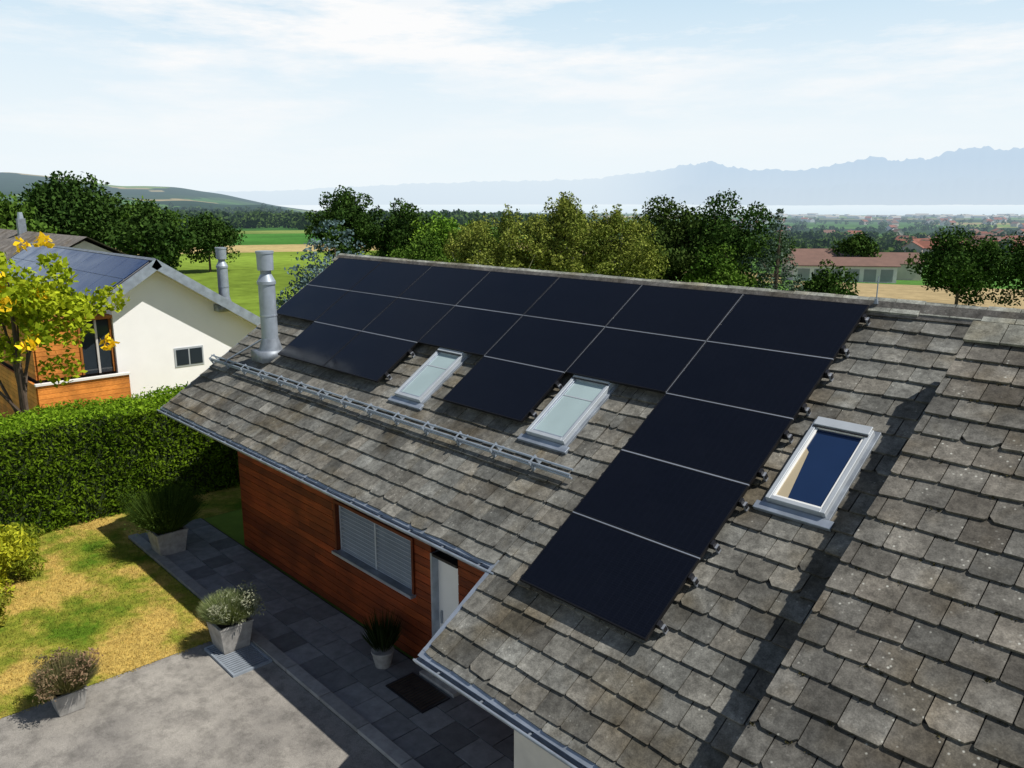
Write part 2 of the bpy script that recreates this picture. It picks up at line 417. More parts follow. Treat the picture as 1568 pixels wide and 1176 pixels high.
def chimney(x,y,zb,zt,r=.165):
    mb=MB()
    mb.tube((x,y,zb),(x,y,zt-.66),r,r,M_steel,28)
    mb.tube((x,y,zt-.66),(x,y,zt-.60),r*1.12,r*1.12,M_steel,28)
    mb.tube((x,y,zt-.60),(x,y,zt-.46),r*1.1,r*.66,M_steel,28)
    mb.tube((x,y,zt-.46),(x,y,zt-.36),r*.64,r*.64,M_lead,20)
    mb.tube((x,y,zt-.38),(x,y,zt-.05),r*.96,r*1.0,M_steel,28)
    mb.tube((x,y,zt-.05),(x,y,zt),r*1.08,r*1.08,M_steel,28)
    mb.tube((x,y,zt-1.3),(x,y,zt-1.27),r*1.05,r*1.05,M_zinc,28)
    mb.box((x-r*1.5,y-r*1.9,zb-.16),(x+r*1.5,y+r*1.6,zb+.06),M_lead)
    mb.tube((x,y,zb+.05),(x,y,zb+.3),r*1.45,r*1.02,M_lead,28)
    return mb.build('chimney_flue',smooth=True)
chimney(-11.0,-2.5,-1.75,.30)
chimney(-21.85,1.35,-2.1,-.18,.17)
mb=MB(); p=RP(-12.3,3.5,-.13); mb.tube(p,RP(-11.2,2.6,.1),.02,.02,M_zinc); mb.build('lightning_conductor')

# ------------------------------------------------------------------ neighbour house
nb=empty('neighbour_house')
mb=MB()
RY,RZ=-.88,-.47
Fm=lambda x,s,h: Vector((x,RY-(s*.838+h*.545),RZ-s*.545+h*.838))
Bm=lambda x,s,h: Vector((x,RY+(s*.838+h*.545),RZ-s*.545+h*.838))
mb.box((-36,0,-.16),(-21.5,2.1,0),M_under,Fm); mb.box((-36,0,-.16),(-21.5,6.5,0),M_under,Bm)
mb.box((-21.498,-.02,-.26),(-21.44,2.15,.03),M_zinc,Fm); mb.box((-21.498,-.02,-.26),(-21.44,6.5,.03),M_zinc,Bm)
mb.box((-36,2.1,-.2),(-21.44,2.2,-.02),M_zinc,Fm)
mb.box((-36,-.02,.0),(-21.5,.09,.05),M_lead,Fm)
mb.box((-35.9,.0,-.24),(-21.5,2.08,-.163),M_soffit,Fm); mb.box((-35.9,0,-.24),(-21.5,6.4,-.163),M_soffit,Bm)
mb.build('roof',nb)
mb=MB()
for i in range(8):
    for j in range(2):
        x1=-21.75-i*1.72
        mb.box((x1-1.695,.12+j*.96,.02),(x1,.12+j*.96+.935,.05),M_panel2,Fm)
mb.box((-35.6,.12,.0),(-21.75,2.0,.035),M_alu,Fm)
mb.build('roof_solar_panels',nb)
mb=MB()
prism(mb,-35.5,-22.0,[(-2.15,GZ),(-2.15,-1.55),(RY,-.75),(3.4,-3.45),(3.4,GZ)],M_wwall)
mb.build('walls',nb)
mb=MB()
mb.box((-22.02,-.4,-3.98),(-21.98,.55,-3.35),M_greyframe); mb.box((-21.98,-.34,-3.92),(-21.965,.05,-3.41),M_glass_b); mb.box((-21.98,.1,-3.92),(-21.965,.5,-3.41),M_glass_b)
mb.box((-27,-4.3,GZ),(-22.2,-2.16,-2.2),M_under)
z=-3.85
while z<-2.25:
    t=random.uniform(.7,1.1)
    mb.box((-22.2,-4.3,z),(-22.14,-3.12,z+.13),M_wood2,None,(t,t,t)); mb.box((-27,-4.36,z),(-22.2,-4.3,z+.13),M_wood2,None,(t,t,t)); z+=.14
mb.box((-22.2,-3.05,-3.85),(-22.15,-2.22,-2.25),M_glass_b)
for y in (-3.12,-2.66,-2.24): mb.box((-22.2,y,-3.85),(-22.1,y+.06,-2.2),M_soffit if y==-2.66 else M_wood2,None,(.5,.5,.5))
mb.box((-27.2,-4.5,-2.2),(-22,-2.16,-2.10),M_wood2,None,(.6,.6,.6))
mb.build('timber_bay',nb)
mb=MB()
z=GZ
while z<-3.95:
    t=random.uniform(.8,1.15); mb.box((-21.62,-4.5,z),(-21.55,-1.98,z+.13),M_wood2,None,(t,t,t)); mb.box((-27,-4.53,z),(-21.62,-4.46,z+.13),M_wood2,None,(t,t,t)); z+=.14
mb.box((-21.66,-4.55,-3.9),(-21.5,-1.95,-3.84),M_white)
mb.build('balcony_cladding',nb)
h3=empty('distant_house')
mb=MB()
prism(mb,-62,-38,[(-3,GZ),(-3,-2.9),(1.8,-.5),(6.6,-2.9),(6.6,GZ)],M_cream)
mb.build('walls',h3)
mb=MB()
for sd_ in(-1,1):
    vs=[(-62.5,1.8,-.3),(-37.5,1.8,-.3),(-37.5,1.8+sd_*5.4,-3.1),(-62.5,1.8+sd_*5.4,-3.1)]
    mb.poly(vs,[(0,1,2,3)],M_tile,(.22,.2,.18))
mb.box((-48.9,1.4,-1),(-48.5,1.8,.4),M_lead); mb.tube((-48.7,1.6,.4),(-48.7,1.6,.75),.16,.12,M_steel)
mb.build('roof',h3)

# ------------------------------------------------------------------ terrain
def sstep(a,b,x):
    t=np.clip((x-a)/(b-a),0,1); return t*t*(3-2*t)
Lr=[0,45,100,200,600,2000,9000,12000]; Lz=[GZ,GZ,-6.4,-8.6,-14,-35,-92,-110]
Rr=[0,45,100,200,400,700,2000,9000,12000]; Rz=[GZ,GZ,-11,-17,-23,-33,-55,-92,-110]
def vnoise(x,y,seed=0):
    s=0
    for k,(a,b,c) in enumerate([(1,.3,1.1),(-.4,1.2,2.7),(1.7,-1.1,.4),(.6,2.1,5.1),(2.9,1.3,3.3)]):
        s=s+np.sin(a*x+b*y+c+seed)/(1+.4*k)
    return s/3.2
HA=np.arange(140,262,.5)
HV=np.interp(HA,[140,149,153,156.5,159,162,164,167,172,215,250,262],[0,0,45,105,128,132,150,182,190,194,0,0])
HV=np.convolve(np.pad(HV,3,'edge'),np.ones(7)/7,'valid')
def terrain_z(x,y):
    r=np.hypot(x,y); az=np.degrees(np.arctan2(y,x))%360
    w=1-sstep(118,142,az)
    w=np.where(az>200,0,w)
    z=np.interp(r,Lr,Lz)*(1-w)+np.interp(r,Rr,Rz)*w
    far=sstep(400,1200,r)
    z=z+far*np.interp(az,HA,HV)*(1+.06*vnoise(az*.9,r*0.001))*np.exp(-((r-4300)/1500.)**2)
    hill2=sstep(150,154,az)*(1-sstep(215,250,az)); z=z+far*hill2*(28+14*vnoise(az*.5,1))*np.exp(-((r-2300)/600.)**2)
    z=z+sstep(300,2500,r)*6*vnoise(x*.004,y*.004)*(1-sstep(6500,8000,r))
    return z
def hash2(i,j):
    h=np.sin(i*127.1+j*311.7)*43758.5453; return h-np.floor(h)
def terrain_col(x,y):
    r=np.hypot(x,y); az=np.degrees(np.arctan2(y,x))%360
    wx=x+18*vnoise(x*.008,y*.008); wy=y+18*vnoise(x*.008,y*.008,3)
    a=.5; X=(wx*np.cos(a)+wy*np.sin(a)); Y=(-wx*np.sin(a)+wy*np.cos(a))
    s=np.where(r>1500,2.2,1.0)
    i=np.floor(X/(190*s)); j=np.floor(Y/(110*s)); h=hash2(i,j)
    pal=np.array([(.10,.21,.04),(.06,.14,.03),(.32,.26,.12),(.17,.25,.055),(.045,.09,.03),(.38,.31,.16),(.08,.17,.035),(.05,.10,.03)])
    c=pal[(h*8).astype(int)%8]
    near_l=(az>141)&(az<200)
    def setc(mask,col): c[mask]=col
    setc(r<150,(.17,.25,.035))
    setc(near_l&(r>=150)&(r<200),(.42,.33,.15))
    setc(near_l&(r>=200)&(r<330),(.06,.18,.03))
    setc(near_l&(r>=330)&(r<400),(.20,.26,.07))
    setc(near_l&(r>=400)&(r<600),(.05,.13,.03))
    m=(az<=141)&(r>=60)&(r<165); setc(m,(.11,.22,.045))
    m=(az<118)&(r>=80)&(r<190); setc(m,(.36,.28,.15))
    m=(az<118)&(r>=190)&(r<330); setc(m,(.09,.21,.04))
    forest=(vnoise(x*.0022,y*.0022,1.3)>.28)&(r>900); setc(forest,(.03,.06,.022))
    wob=.45*vnoise(x*.009,y*.009,2)
    hillf=(r>1500)&(az>149)&(vnoise(x*.0035,y*.0035,5)+wob>-.12); setc(hillf,(.020,.045,.020))
    g=1+.25*vnoise(x*.05,y*.05); c=c*g[:,None]
    return c
azs=np.concatenate([np.arange(95,178,.2),np.arange(178,455,4.)])
rs=np.concatenate([[0.01,20,40],np.geomspace(45,12000,260)])
A,Rg=np.meshgrid(np.radians(azs),rs); nx=len(azs); nr=len(rs)
X=(Rg*np.cos(A)).ravel(); Y=(Rg*np.sin(A)).ravel(); Z=terrain_z(X,Y)
V=np.stack([X,Y,Z],1)
ii,jj=np.meshgrid(np.arange(nr-1),np.arange(nx)); ii=ii.ravel();jj=jj.ravel(); j2=(jj+1)%nx
F=np.stack([ii*nx+jj,(ii+1)*nx+jj,(ii+1)*nx+j2,ii*nx+j2],1)
m,nt,b=newmat('terrain_fields')
c=attr(nt); n=noise(nt,.6,5,.7); c=mixc(nt,1,c,ramp(nt,n,[(.3,gv(.7)),(.7,gv(1.3))]),'MULTIPLY')
n2=noise(nt,.03,5,.7); c=mixc(nt,1,c,ramp(nt,n2,[(.3,gv(.75)),(.7,gv(1.25))]),'MULTIPLY')
d_=nt.nodes.new('ShaderNodeBsdfDiffuse'); nt.links.new(c,d_.inputs[0]); nt.nodes.remove(b)
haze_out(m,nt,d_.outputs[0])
fastmesh('terrain',V,F,terrain_col(X,Y),[m],smooth=True)

m,nt,b=newmat('lake_water'); b.inputs['Base Color'].default_value=(.3,.45,.55,1); b.inputs['Roughness'].default_value=.35
haze_out(m,nt,b.outputs[0],4500,.98,(.80,.905,.97))  # pale lake brightness painted as a fixed emission colour
mb=MB(); vs=[]
for r in (6200,45000):
    for k in range(40): t=math.radians(85+k*1.65); vs.append((r*math.cos(t),r*math.sin(t),-77))
mb.poly(vs,[(k,40+k,41+k,k+1) for k in range(39)],m); mb.build('lake_water')

PD=12.588
cam_az=lambda x: 136.78-math.degrees(math.atan((x-784)/1236./ .976))
prof=[(-200,296),(0,296),(300,294),(430,293),(550,286),(640,281),(760,277),(880,275),(960,266),(1000,261),(1040,252),(1070,250),(1110,259),(1160,262),(1200,264),(1260,254),(1300,246),(1340,252),(1400,246),(1440,236),(1500,240),(1568,234),(1700,230),(1900,240)]
paz=np.array([cam_az(a) for a,_ in prof])[::-1]; pel=np.array([ (math.tan(math.radians(-PD+math.degrees(math.atan((588-b)/1236.))))) for _,b in prof])[::-1]
def mountain(name,R0,wid,fac,jag,seed,mat,naz=900,nrr=26,leftfar=1.0):
    az=np.linspace(80,185,naz); rr=np.linspace(-wid*1.6,wid*1.6,nrr)
    A,D_=np.meshgrid(az,rr)
    R=R0*(1+(leftfar-1)*sstep(121,132,A)); Rg=R+D_
    H=(np.interp(A,paz,pel)*fac*R)+90
    jn=vnoise(A*3.1,D_*.0002,seed)*.4+vnoise(A*9,D_*.0004,seed+2)*.3+np.abs(vnoise(A*19,D_*.0007,seed+4))*.25
    Hh=H*(1+jag*jn)*np.exp(-(D_/wid)**2)-120
    X=Rg*np.cos(np.radians(A));Y=Rg*np.sin(np.radians(A))
    V=np.stack([X.ravel(),Y.ravel(),Hh.ravel()],1)
    i,j=np.meshgrid(np.arange(nrr-1),np.arange(naz-1));i=i.ravel();j=j.ravel()
    F=np.stack([i*naz+j,(i+1)*naz+j,(i+1)*naz+j+1,i*naz+j+1],1)
    return fastmesh(name,V,F,np.tile((.12,.15,.15),(len(V),1)),[mat],smooth=True)
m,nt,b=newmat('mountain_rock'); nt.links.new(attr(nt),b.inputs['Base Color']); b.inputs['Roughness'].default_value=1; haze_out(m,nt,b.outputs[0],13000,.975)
mountain('mountain_range',43000,4200,1.0,.12,1,m,leftfar=1.34)
mountain('mountain_foothills',37000,1600,.46,.3,9,m,leftfar=1.5)

# ------------------------------------------------------------------ ground sheets near house
m,nt,b=newmat('lawn_grass')
n1=noise(nt,.75,5,.65); n2=noise(nt,9,4,.7); n3=noise(nt,90,2,.6)
c=ramp(nt,n1,[(.36,(.11,.20,.015)),(.48,(.29,.30,.04)),(.58,(.58,.41,.11))])
c=mixc(nt,1,c,ramp(nt,n2,[(.3,gv(.65)),(.7,gv(1.25))]),'MULTIPLY'); c=mixc(nt,1,c,ramp(nt,n3,[(.3,gv(.6)),(.7,gv(1.3))]),'MULTIPLY')
nt.links.new(c,b.inputs['Base Color']); b.inputs['Roughness'].default_value=1; b.inputs['Specular IOR Level'].default_value=.1; bump(nt,b,n3,.8,.02)
M_lawn=m
mb=MB(); mb.poly([(-21,-40,GZ+.012),(-8.0,-40,GZ+.012),(-8.0,-4.95,GZ+.012),(-21,-4.95,GZ+.012)],[(0,1,2,3)],M_lawn); lawn=mb.build('lawn')
mb=MB(); mb.poly([(-21,-4.95,GZ+.009),(-13.3,-4.95,GZ+.009),(-13.3,12,GZ+.009),(-21,12,GZ+.009)],[(0,1,2,3)],M_lawn); mb.build('side_lawn')
nB=60000
bx=RNG.uniform(-15,-7.93,nB); by=RNG.uniform(-12,-4.9,nB)
edge=vnoise(by*3,by*5)*.06; keep=bx<-8.0+edge+.06; bx,by=bx[keep],by[keep]; nB=len(bx)
ang=RNG.uniform(0,6.28,nB); hh=RNG.uniform(.02,.055,nB); w=.006
P0=np.stack([bx-np.cos(ang)*w,by-np.sin(ang)*w,np.full(nB,GZ+.01)],1);P1=np.stack([bx+np.cos(ang)*w,by+np.sin(ang)*w,np.full(nB,GZ+.01)],1)
P2=np.stack([bx+RNG.normal(0,.018,nB),by+RNG.normal(0,.018,nB),GZ+.01+hh],1)
V=np.stack([P0,P1,P2],1).reshape(-1,3); F=np.arange(nB*3).reshape(-1,3)
g=fastmesh('grass_blades',V,F,np.ones((nB*3,3)),[M_lawn]); g.parent=lawn
m,nt,b=newmat('asphalt_driveway')
n1=noise(nt,.7,5,.65); n2=noise(nt,110,2,.7); n3=noise(nt,4,6,.75)
c=ramp(nt,n1,[(.35,(.19,.18,.165)),(.65,(.34,.32,.285))]); c=mixc(nt,1,c,ramp(nt,n2,[(.3,gv(.6)),(.7,gv(1.3))]),'MULTIPLY'); c=mixc(nt,1,c,ramp(nt,n3,[(.35,gv(.65)),(.55,gv(1.05))]),'MULTIPLY')
nt.links.new(c,b.inputs['Base Color']); b.inputs['Roughness'].default_value=.95; bump(nt,b,n2,.6,.006)
mb=MB(); mb.poly([(-8.0,-40,GZ+.006),(14,-40,GZ+.006),(14,-4.9,GZ+.006),(-8.0,-4.9,GZ+.006)],[(0,1,2,3)],m); mb.build('driveway')
m,nt,b=newmat('paving_slab'); c=attr(nt); n1=noise(nt,6,5,.65); c=mixc(nt,1,c,ramp(nt,n1,[(.3,gv(.75)),(.7,gv(1.2))]),'MULTIPLY')
nt.links.new(c,b.inputs['Base Color']); b.inputs['Roughness'].default_value=.85; bump(nt,b,n1,.3,.006); M_slab=m
mb=MB() 
mb.box((-13.3,-4.93,GZ-.1),(-1.43,-3.3,GZ+.02),M_soil)
r=0
y=-4.72
while y<-3.34:
    x=-13.3+(r%2)*-.25
    while x<-1.5:
        wdt=.5; t=random.uniform(.65,1.3); hz=GZ+.04+random.uniform(0,.006)
        a=max(x,-13.3)
        mb.box((a+.006,y+.006,GZ),(min(x+wdt,-1.44)-.006,min(y+.46,-3.31)-.006,hz),M_slab,None,(.21*t,.215*t,.215*t)); x+=wdt
    y+=.46; r+=1
x=-13.3
while x<-1.5:
    t=random.uniform(.85,1.2); mb.box((x+.005,-4.93,GZ),(x+.99,-4.73,GZ+.075),M_slab,None,(.31*t,.305*t,.29*t)); x+=1.0
mb.build('paved_path',bevel=.004)
mb=MB()
for i in range(17): mb.box((-7.74+i*.06,-5.55,GZ+.014),(-7.74+i*.06+.026,-4.97,GZ+.035),M_steel)
mb.box((-7.76,-5.55,GZ+.008),(-6.74,-4.97,GZ+.012),M_soil)
mb.box((-7.8,-5.58,GZ),(-6.72,-5.55,GZ+.045),M_steel);mb.box((-7.8,-4.97,GZ),(-6.72,-4.94,GZ+.05),M_steel);mb.box((-7.8,-5.55,GZ),(-7.76,-4.97,GZ+.045),M_steel);mb.box((-6.74,-5.55,GZ),(-6.72,-4.97,GZ+.045),M_steel)
mb.build('drain_grate')
mb=MB(); mb.box((-4.9,-4.05,GZ+.04),(-4.0,-3.55,GZ+.065),M_darkmetal)
for i in range(14): mb.box((-4.86+i*.06,-4.02,GZ+.066),(-4.86+i*.06+.03,-3.58,GZ+.075),M_soil)
mb.build('doormat')

# ------------------------------------------------------------------ foliage
def leaves(centers,size,cols,flat=0.0,asp=.6):
    n=len(centers)
    nrm=RNG.normal(size=(n,3)); nrm[:,2]+=flat; nrm/=np.linalg.norm(nrm,axis=1)[:,None]
    a=np.cross(nrm,RNG.normal(size=(n,3))); a/=np.linalg.norm(a,axis=1)[:,None]; b=np.cross(nrm,a)
    s=(size*RNG.uniform(.6,1.35,n))[:,None]
    V=np.stack([centers-a*s,centers-b*s*asp,centers+a*s,centers+b*s*asp],1).reshape(-1,3)
    return V,np.arange(4*n).reshape(-1,4),np.repeat(cols,4,axis=0)
def blobleaves(blobs,n,c1,c2,rnd=.3,sq=.8):
    B=np.array(blobs); w=B[:,3]**2; w/=w.sum(); k=RNG.choice(len(B),n,p=w)
    d=RNG.normal(size=(n,3)); d/=np.linalg.norm(d,axis=1)[:,None]
    rr=B[k,3]*(RNG.uniform(.15,1,n)**.45)*RNG.uniform(.85,1.15,n)
    P=B[k,:3]+d*rr[:,None]*np.array([1,1,sq])
    tone=RNG.uniform(0,1,len(B))[k]; t=np.clip(.55*tone+.45*RNG.uniform(0,1,n),0,1)[:,None]
    C=np.array(c1)*(1-t)+np.array(c2)*t; C=C*RNG.uniform(1-rnd,1+rnd,(n,1)); return P,C
# moss tufts in the joints of the old tiles
nm=420; uu=1.45+np.round(RNG.uniform(0,4.2,nm)/.1675)*.1675; vv=.95+np.ceil(RNG.uniform(0,6.4,nm)/.272)*.272
off=RNG.normal(0,.02,nm)
Pm=np.array([RP(a+o_,b+abs(c_)*.4+.004,.43) for a,b,o_,c_ in zip(uu,vv,off,RNG.normal(0,.02,nm))])
k=np.repeat(np.arange(nm),14); Pm=Pm[k]+RNG.normal(0,1,(len(k),3))*np.array([.014,.010,.006])
Cm=np.tile((.05,.045,.022),(len(k),1))*RNG.uniform(.5,1.6,(len(k),1))
V,F,CC=leaves(Pm,.008,Cm,asp=.8); fastmesh('roof_moss',V,F,CC,[M_leaf_mid],parent=house)

def crown(kind,x,y,zb,zt,R):
    bl=[];H=zt-zb
    if kind in('broad','birch','pine','locust'):
        z0=zb+H*(.42 if kind=='locust' else .12); hc=(zt-z0)/2; zc=z0+hc
        nb,r0,r1,qm={'broad':(64,.2,.36,.86),'birch':(120,.11,.22,.94),'pine':(96,.13,.26,.97),'locust':(80,.10,.22,.97)}[kind]
        for k in range(nb):
            d=RNG.normal(size=3); d/=np.linalg.norm(d); q=RNG.uniform(.25,qm)
            if k%2: d[2]=abs(d[2])
            r=R*RNG.uniform(r0,r1); bl.append((x+d[0]*q*R,y+d[1]*q*R,zc+d[2]*q*hc*.95,r))
        if kind!='locust': bl.append((x,y,zc,R*.5)); bl.append((x,y,zt-R*.7,R*.45))
        if kind=='birch':
            for s in range(9):
                a=RNG.uniform(0,6.283); q=R*RNG.uniform(0,.6); zz=zt-(q/R)**2*hc*.6
                for k in range(4): bl.append((x+math.cos(a)*q,y+math.sin(a)*q,zz-.15-k*.3*R*.4,R*(.05+.045*k)))
        elif kind!='locust':
            bl.append((x,y,zt-R*.25,R*.28))
    else:
        L=26; ex=.5 if kind=='fullspruce' else .85
        for i in range(L):
            t=(i+.3)/L; z=zt-t*H*.92; rad=R*(t**ex)
            nb=max(3,int(5+t*12)); a0=RNG.uniform(0,6)
            for k in range(nb):
                a=a0+6.283*k/nb+RNG.uniform(-.2,.2); q=rad*RNG.uniform(.45,.98)
                bl.append((x+math.cos(a)*q,y+math.sin(a)*q,z-q*.25+RNG.uniform(-.1,.1),max(.07*R,rad*.24)))
    return bl
def tree(name,kind,x,y,zb,zt,R,n,ls,c1,c2,mat=None,bark=M_bark):
    mat=mat or M_leaf_mid
    e=empty(name); H=zt-zb
    bl=crown(kind,x,y,zb,zt,R)
    P,C=blobleaves(bl,n,c1,c2,sq=.55 if 'spruce' in kind else .85)
    V,F,CC=leaves(P,ls,C,flat=.5); fastmesh('crown',V,F,CC,[mat],parent=e)
    mb=MB(); tr=max(.08,H*.022)
    mb.tube((x,y,zb-.3),(x,y,zb+H*.5),tr,tr*.6,bark,8); mb.tube((x,y,zb+H*.5),(x+.1,y,zt-.3*R),tr*.6,tr*.12,bark,6)
    for k in range(9):
        b=bl[RNG.integers(len(bl))]; mb.tube((x,y,zb+H*RNG.uniform(.25,.55)),(b[0],b[1],b[2]),tr*.35,tr*.08,bark,5)
    mb.build('trunk',e); return e
DK=((.018,.044,.011),(.065,.120,.024)); MD=((.032,.078,.012),(.12,.20,.030)); BR=((.06,.15,.016),(.21,.34,.042))
PN=((.022,.044,.012),(.075,.115,.026))
BI=((.065,.105,.018),(.29,.32,.065))
tz=lambda x,y: float(terrain_z(np.array([float(x)]),np.array([float(y)]))[0])
def T(name,kind,x,y,zt,R,n,ls,cc,**k): return tree(name,kind,x,y,tz(x,y),zt,R,n,ls,*cc,**k)
T('oak_tree','broad',-63.5,7.9,3.8,4.6,17000,.17,DK)
T('oak_tree','broad',-58,2.5,1.8,3.6,10000,.17,MD)
T('oak_tree','broad',-58,12.0,1.5,3.0,10000,.15,DK)
T('oak_tree','broad',-80.6,19.5,1.9,3.9,11000,.17,MD)
T('oak_tree','broad',-86,28,.3,3.8,9000,.17,DK)
T('pine_tree','pine',-46.8,21.6,2.5,3.0,19000,.11,DK)
T('pine_tree','pine',-45,25.0,1.6,2.7,14000,.11,DK)
T('blue_spruce','fullspruce',-22.9,6.2,.62,3.3,26000,.07,((.05,.09,.09),(.18,.26,.27)))
T('maple_tree','broad',-43.5,27.4,.7,3.0,13000,.11,BR)
T('maple_tree','broad',-38,26.5,.2,2.9,13000,.10,MD)
T('maple_tree','broad',-33,22.6,-.2,2.2,11000,.085,BR)
T('maple_tree','broad',-36,20.3,-.3,2.3,10000,.09,MD)
T('maple_tree','broad',-30,20.5,-.2,2.2,10000,.085,DK)
T('birch_tree','birch',-20.3,16.4,1.8,2.6,26000,.057,BI,bark=M_birchbark)
T('birch_tree','birch',-22.2,14.5,1.25,2.6,22000,.057,BI,bark=M_birchbark)
T('birch_tree','birch',-18.7,18.0,1.3,2.3,19000,.057,BI,bark=M_birchbark)
T('birch_tree','birch',-24.6,14.6,.5,2.1,14000,.057,BI,bark=M_birchbark)
T('black_pine','pine',-19.8,22.2,1.7,3.0,26000,.078,PN)
T('black_pine','pine',-17.5,24.2,1.9,3.1,26000,.078,DK)
T('maple_tree','broad',-15.9,22.0,-.45,2.0,12000,.08,MD)
T('maple_tree','broad',-12.8,25.5,-1.2,1.6,7000,.08,DK)
T('norway_spruce','spruce',-14.1,23.3,.95,2.3,18000,.06,((.035,.065,.04),(.13,.18,.13)))
T('maple_tree','broad',-14.2,47.0,-.3,3.1,15000,.11,DK)
T('maple_tree','broad',-10.0,50.0,-.5,3.7,16000,.11,DK)
T('oak_tree','broad',-88.6,200,-5.6,6.5,8000,.35,DK)
hd=empty('cedar_hedge')
hx0,hx1,hy0,hy1,hz1=-16.6,-14.9,-14,5,-3.5
nH=80000
f=RNG.uniform(0,1,nH); yy=RNG.uniform(hy0,hy1,nH)
P=np.zeros((nH,3)); fr_=f<.6; tp_=(f>=.6)
nz=RNG.normal(0,.06,nH)+.08*vnoise(yy*2.2,yy*3.1)
zz=RNG.uniform(GZ,hz1,nH)
P[fr_]=np.stack([hx1+nz+.07*vnoise(yy*3,zz*4),yy,zz],1)[fr_]
P[tp_]=np.stack([RNG.uniform(hx0,hx1,nH),yy,hz1+RNG.normal(0,.055,nH)+.07*vnoise(yy*2,yy)],1)[tp_]
t=np.clip(.5+.35*vnoise(P[:,1]*2.5,P[:,2]*3)+RNG.normal(0,.25,nH),0,1)[:,None]
C=np.array((.036,.080,.005))*(1-t)+np.array((.15,.24,.016))*t
C[tp_]*=1.75  # sunlight on the hedge top painted into the leaf colour
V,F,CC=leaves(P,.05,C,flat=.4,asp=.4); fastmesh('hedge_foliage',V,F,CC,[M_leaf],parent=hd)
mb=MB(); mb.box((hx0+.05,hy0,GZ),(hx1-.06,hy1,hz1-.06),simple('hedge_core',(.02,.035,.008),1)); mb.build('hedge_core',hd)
YG=((.13,.22,.012),(.48,.54,.03))
e=tree('honey_locust_tree','locust',-18.0,-5.6,GZ,.3,2.6,9000,.085,*YG,mat=M_leaf)
bl=[(-17.2+random.uniform(-1.2,1.2),-5.0+random.uniform(-1.5,1.5),random.uniform(-2.4,.4),.22) for _ in range(12)]
P,C=blobleaves(bl,260,(.75,.5,.02),(.9,.65,.03)); V,F,CC=leaves(P,.09,C); fastmesh('yellow_leaves',V,F,CC,[M_leaf],parent=e)
def shrub(name,x,y,z,R,H,n,ls,c1,c2,k=14):
    bl=[(x+random.uniform(-1,1)*R*.6,y+random.uniform(-1,1)*R*.6,z+H*random.uniform(.2,.85),R*random.uniform(.25,.42)) for _ in range(k)]
    P,C=blobleaves(bl,n,c1,c2,sq=1); V,F,CC=leaves(P,ls,C,asp=.35); return fastmesh(name,V,F,CC,[M_leaf])
shrub('forsythia_shrub',-12.0,-7.8,GZ,.85,1.6,4500,.055,(.14,.22,.02),(.58,.56,.04),22)
shrub('forsythia_shrub',-12.9,-7.2,GZ,.7,1.0,3500,.05,(.12,.18,.02),(.4,.43,.04))
shrub('forsythia_shrub',-10.9,-8.1,GZ,.5,.7,1500,.05,(.12,.18,.02),(.5,.43,.06))
def spiky(x,y,z,R,H,n,c1,c2,w=.006):
    a=RNG.uniform(0,6.283,n); q=R*np.sqrt(RNG.uniform(0,1,n)); l=RNG.uniform(.55,1,n)*H
    base=np.stack([x+np.cos(a)*q*.3,y+np.sin(a)*q*.3,np.full(n,z)],1)
    top=np.stack([x+np.cos(a)*q,y+np.sin(a)*q,z+l*np.sqrt(np.clip(1-.55*(q/R)**2,0,1))],1)
    b=RNG.uniform(0,6.283,n); o=np.stack([np.cos(b)*w,np.sin(b)*w,0*b],1)
    mid=(base+top)/2
    V=np.stack([base,mid-o,top,mid+o],1).reshape(-1,3); t=RNG.uniform(0,1,(n,1))
    C=np.array(c1)*(1-t)+np.array(c2)*t
    return V,np.arange(4*n).reshape(-1,4),np.repeat(C,4,axis=0)
def planter(name,x,y,w,h,R,H,c1,c2,n=3500,tips=None):
    e=empty(name); mb=MB(); z=GZ+.01
    mb.frustum((x,y,z),w*.78,w,h,M_concrete)
    o=w/2; mb.box((x-o-.01,y-o-.01,z+h),(x+o+.01,y-o+.04,z+h+.03),M_concrete);mb.box((x-o-.01,y+o-.04,z+h),(x+o+.01,y+o+.01,z+h+.03),M_concrete)
    mb.box((x-o-.01,y-o+.04,z+h),(x-o+.04,y+o-.04,z+h+.03),M_concrete);mb.box((x+o-.04,y-o+.04,z+h),(x+o+.01,y+o-.04,z+h+.03),M_concrete)
    mb.box((x-o+.04,y-o+.04,z+h),(x+o-.04,y+o-.04,z+h+.01),M_soil)
    mb.build('planter_box',e,bevel=.006)
    V,F,C=spiky(x,y,z+h,R,H,n,c1,c2); fastmesh('plant_stems',V,F,C,[M_leaf],parent=e)
    bl=[(x+random.uniform(-1,1)*R*.7,y+random.uniform(-1,1)*R*.7,z+h+H*random.uniform(.25,.85),R*random.uniform(.18,.36)) for _ in range(14)]
    P,C=blobleaves(bl,2200,*(tips or (c1,c2))); V,F,CC=leaves(P,.024,C,asp=.4); fastmesh('plant_foliage',V,F,CC,[M_leaf],parent=e)
    return e
planter('planted_planter',-12.0,-4.55,.62,.5,.85,1.05,(.025,.055,.012),(.09,.14,.025))
planter('lavender_planter',-7.62,-5.2,.55,.45,.52,.52,(.13,.18,.06),(.32,.36,.18),tips=((.16,.20,.10),(.38,.38,.28)))
planter('shrub_planter',-7.62,-7.62,.42,.3,.5,.5,(.10,.13,.05),(.28,.24,.12),tips=((.12,.13,.06),(.36,.22,.15)))
e=empty('potted_plant'); mb=MB(); mb.tube((-5.4,-3.75,GZ+.04),(-5.4,-3.75,GZ+.28),.12,.17,M_concrete,20); mb.tube((-5.4,-3.75,GZ+.28),(-5.4,-3.75,GZ+.31),.18,.18,M_concrete,20); mb.build('pot',e,smooth=True)
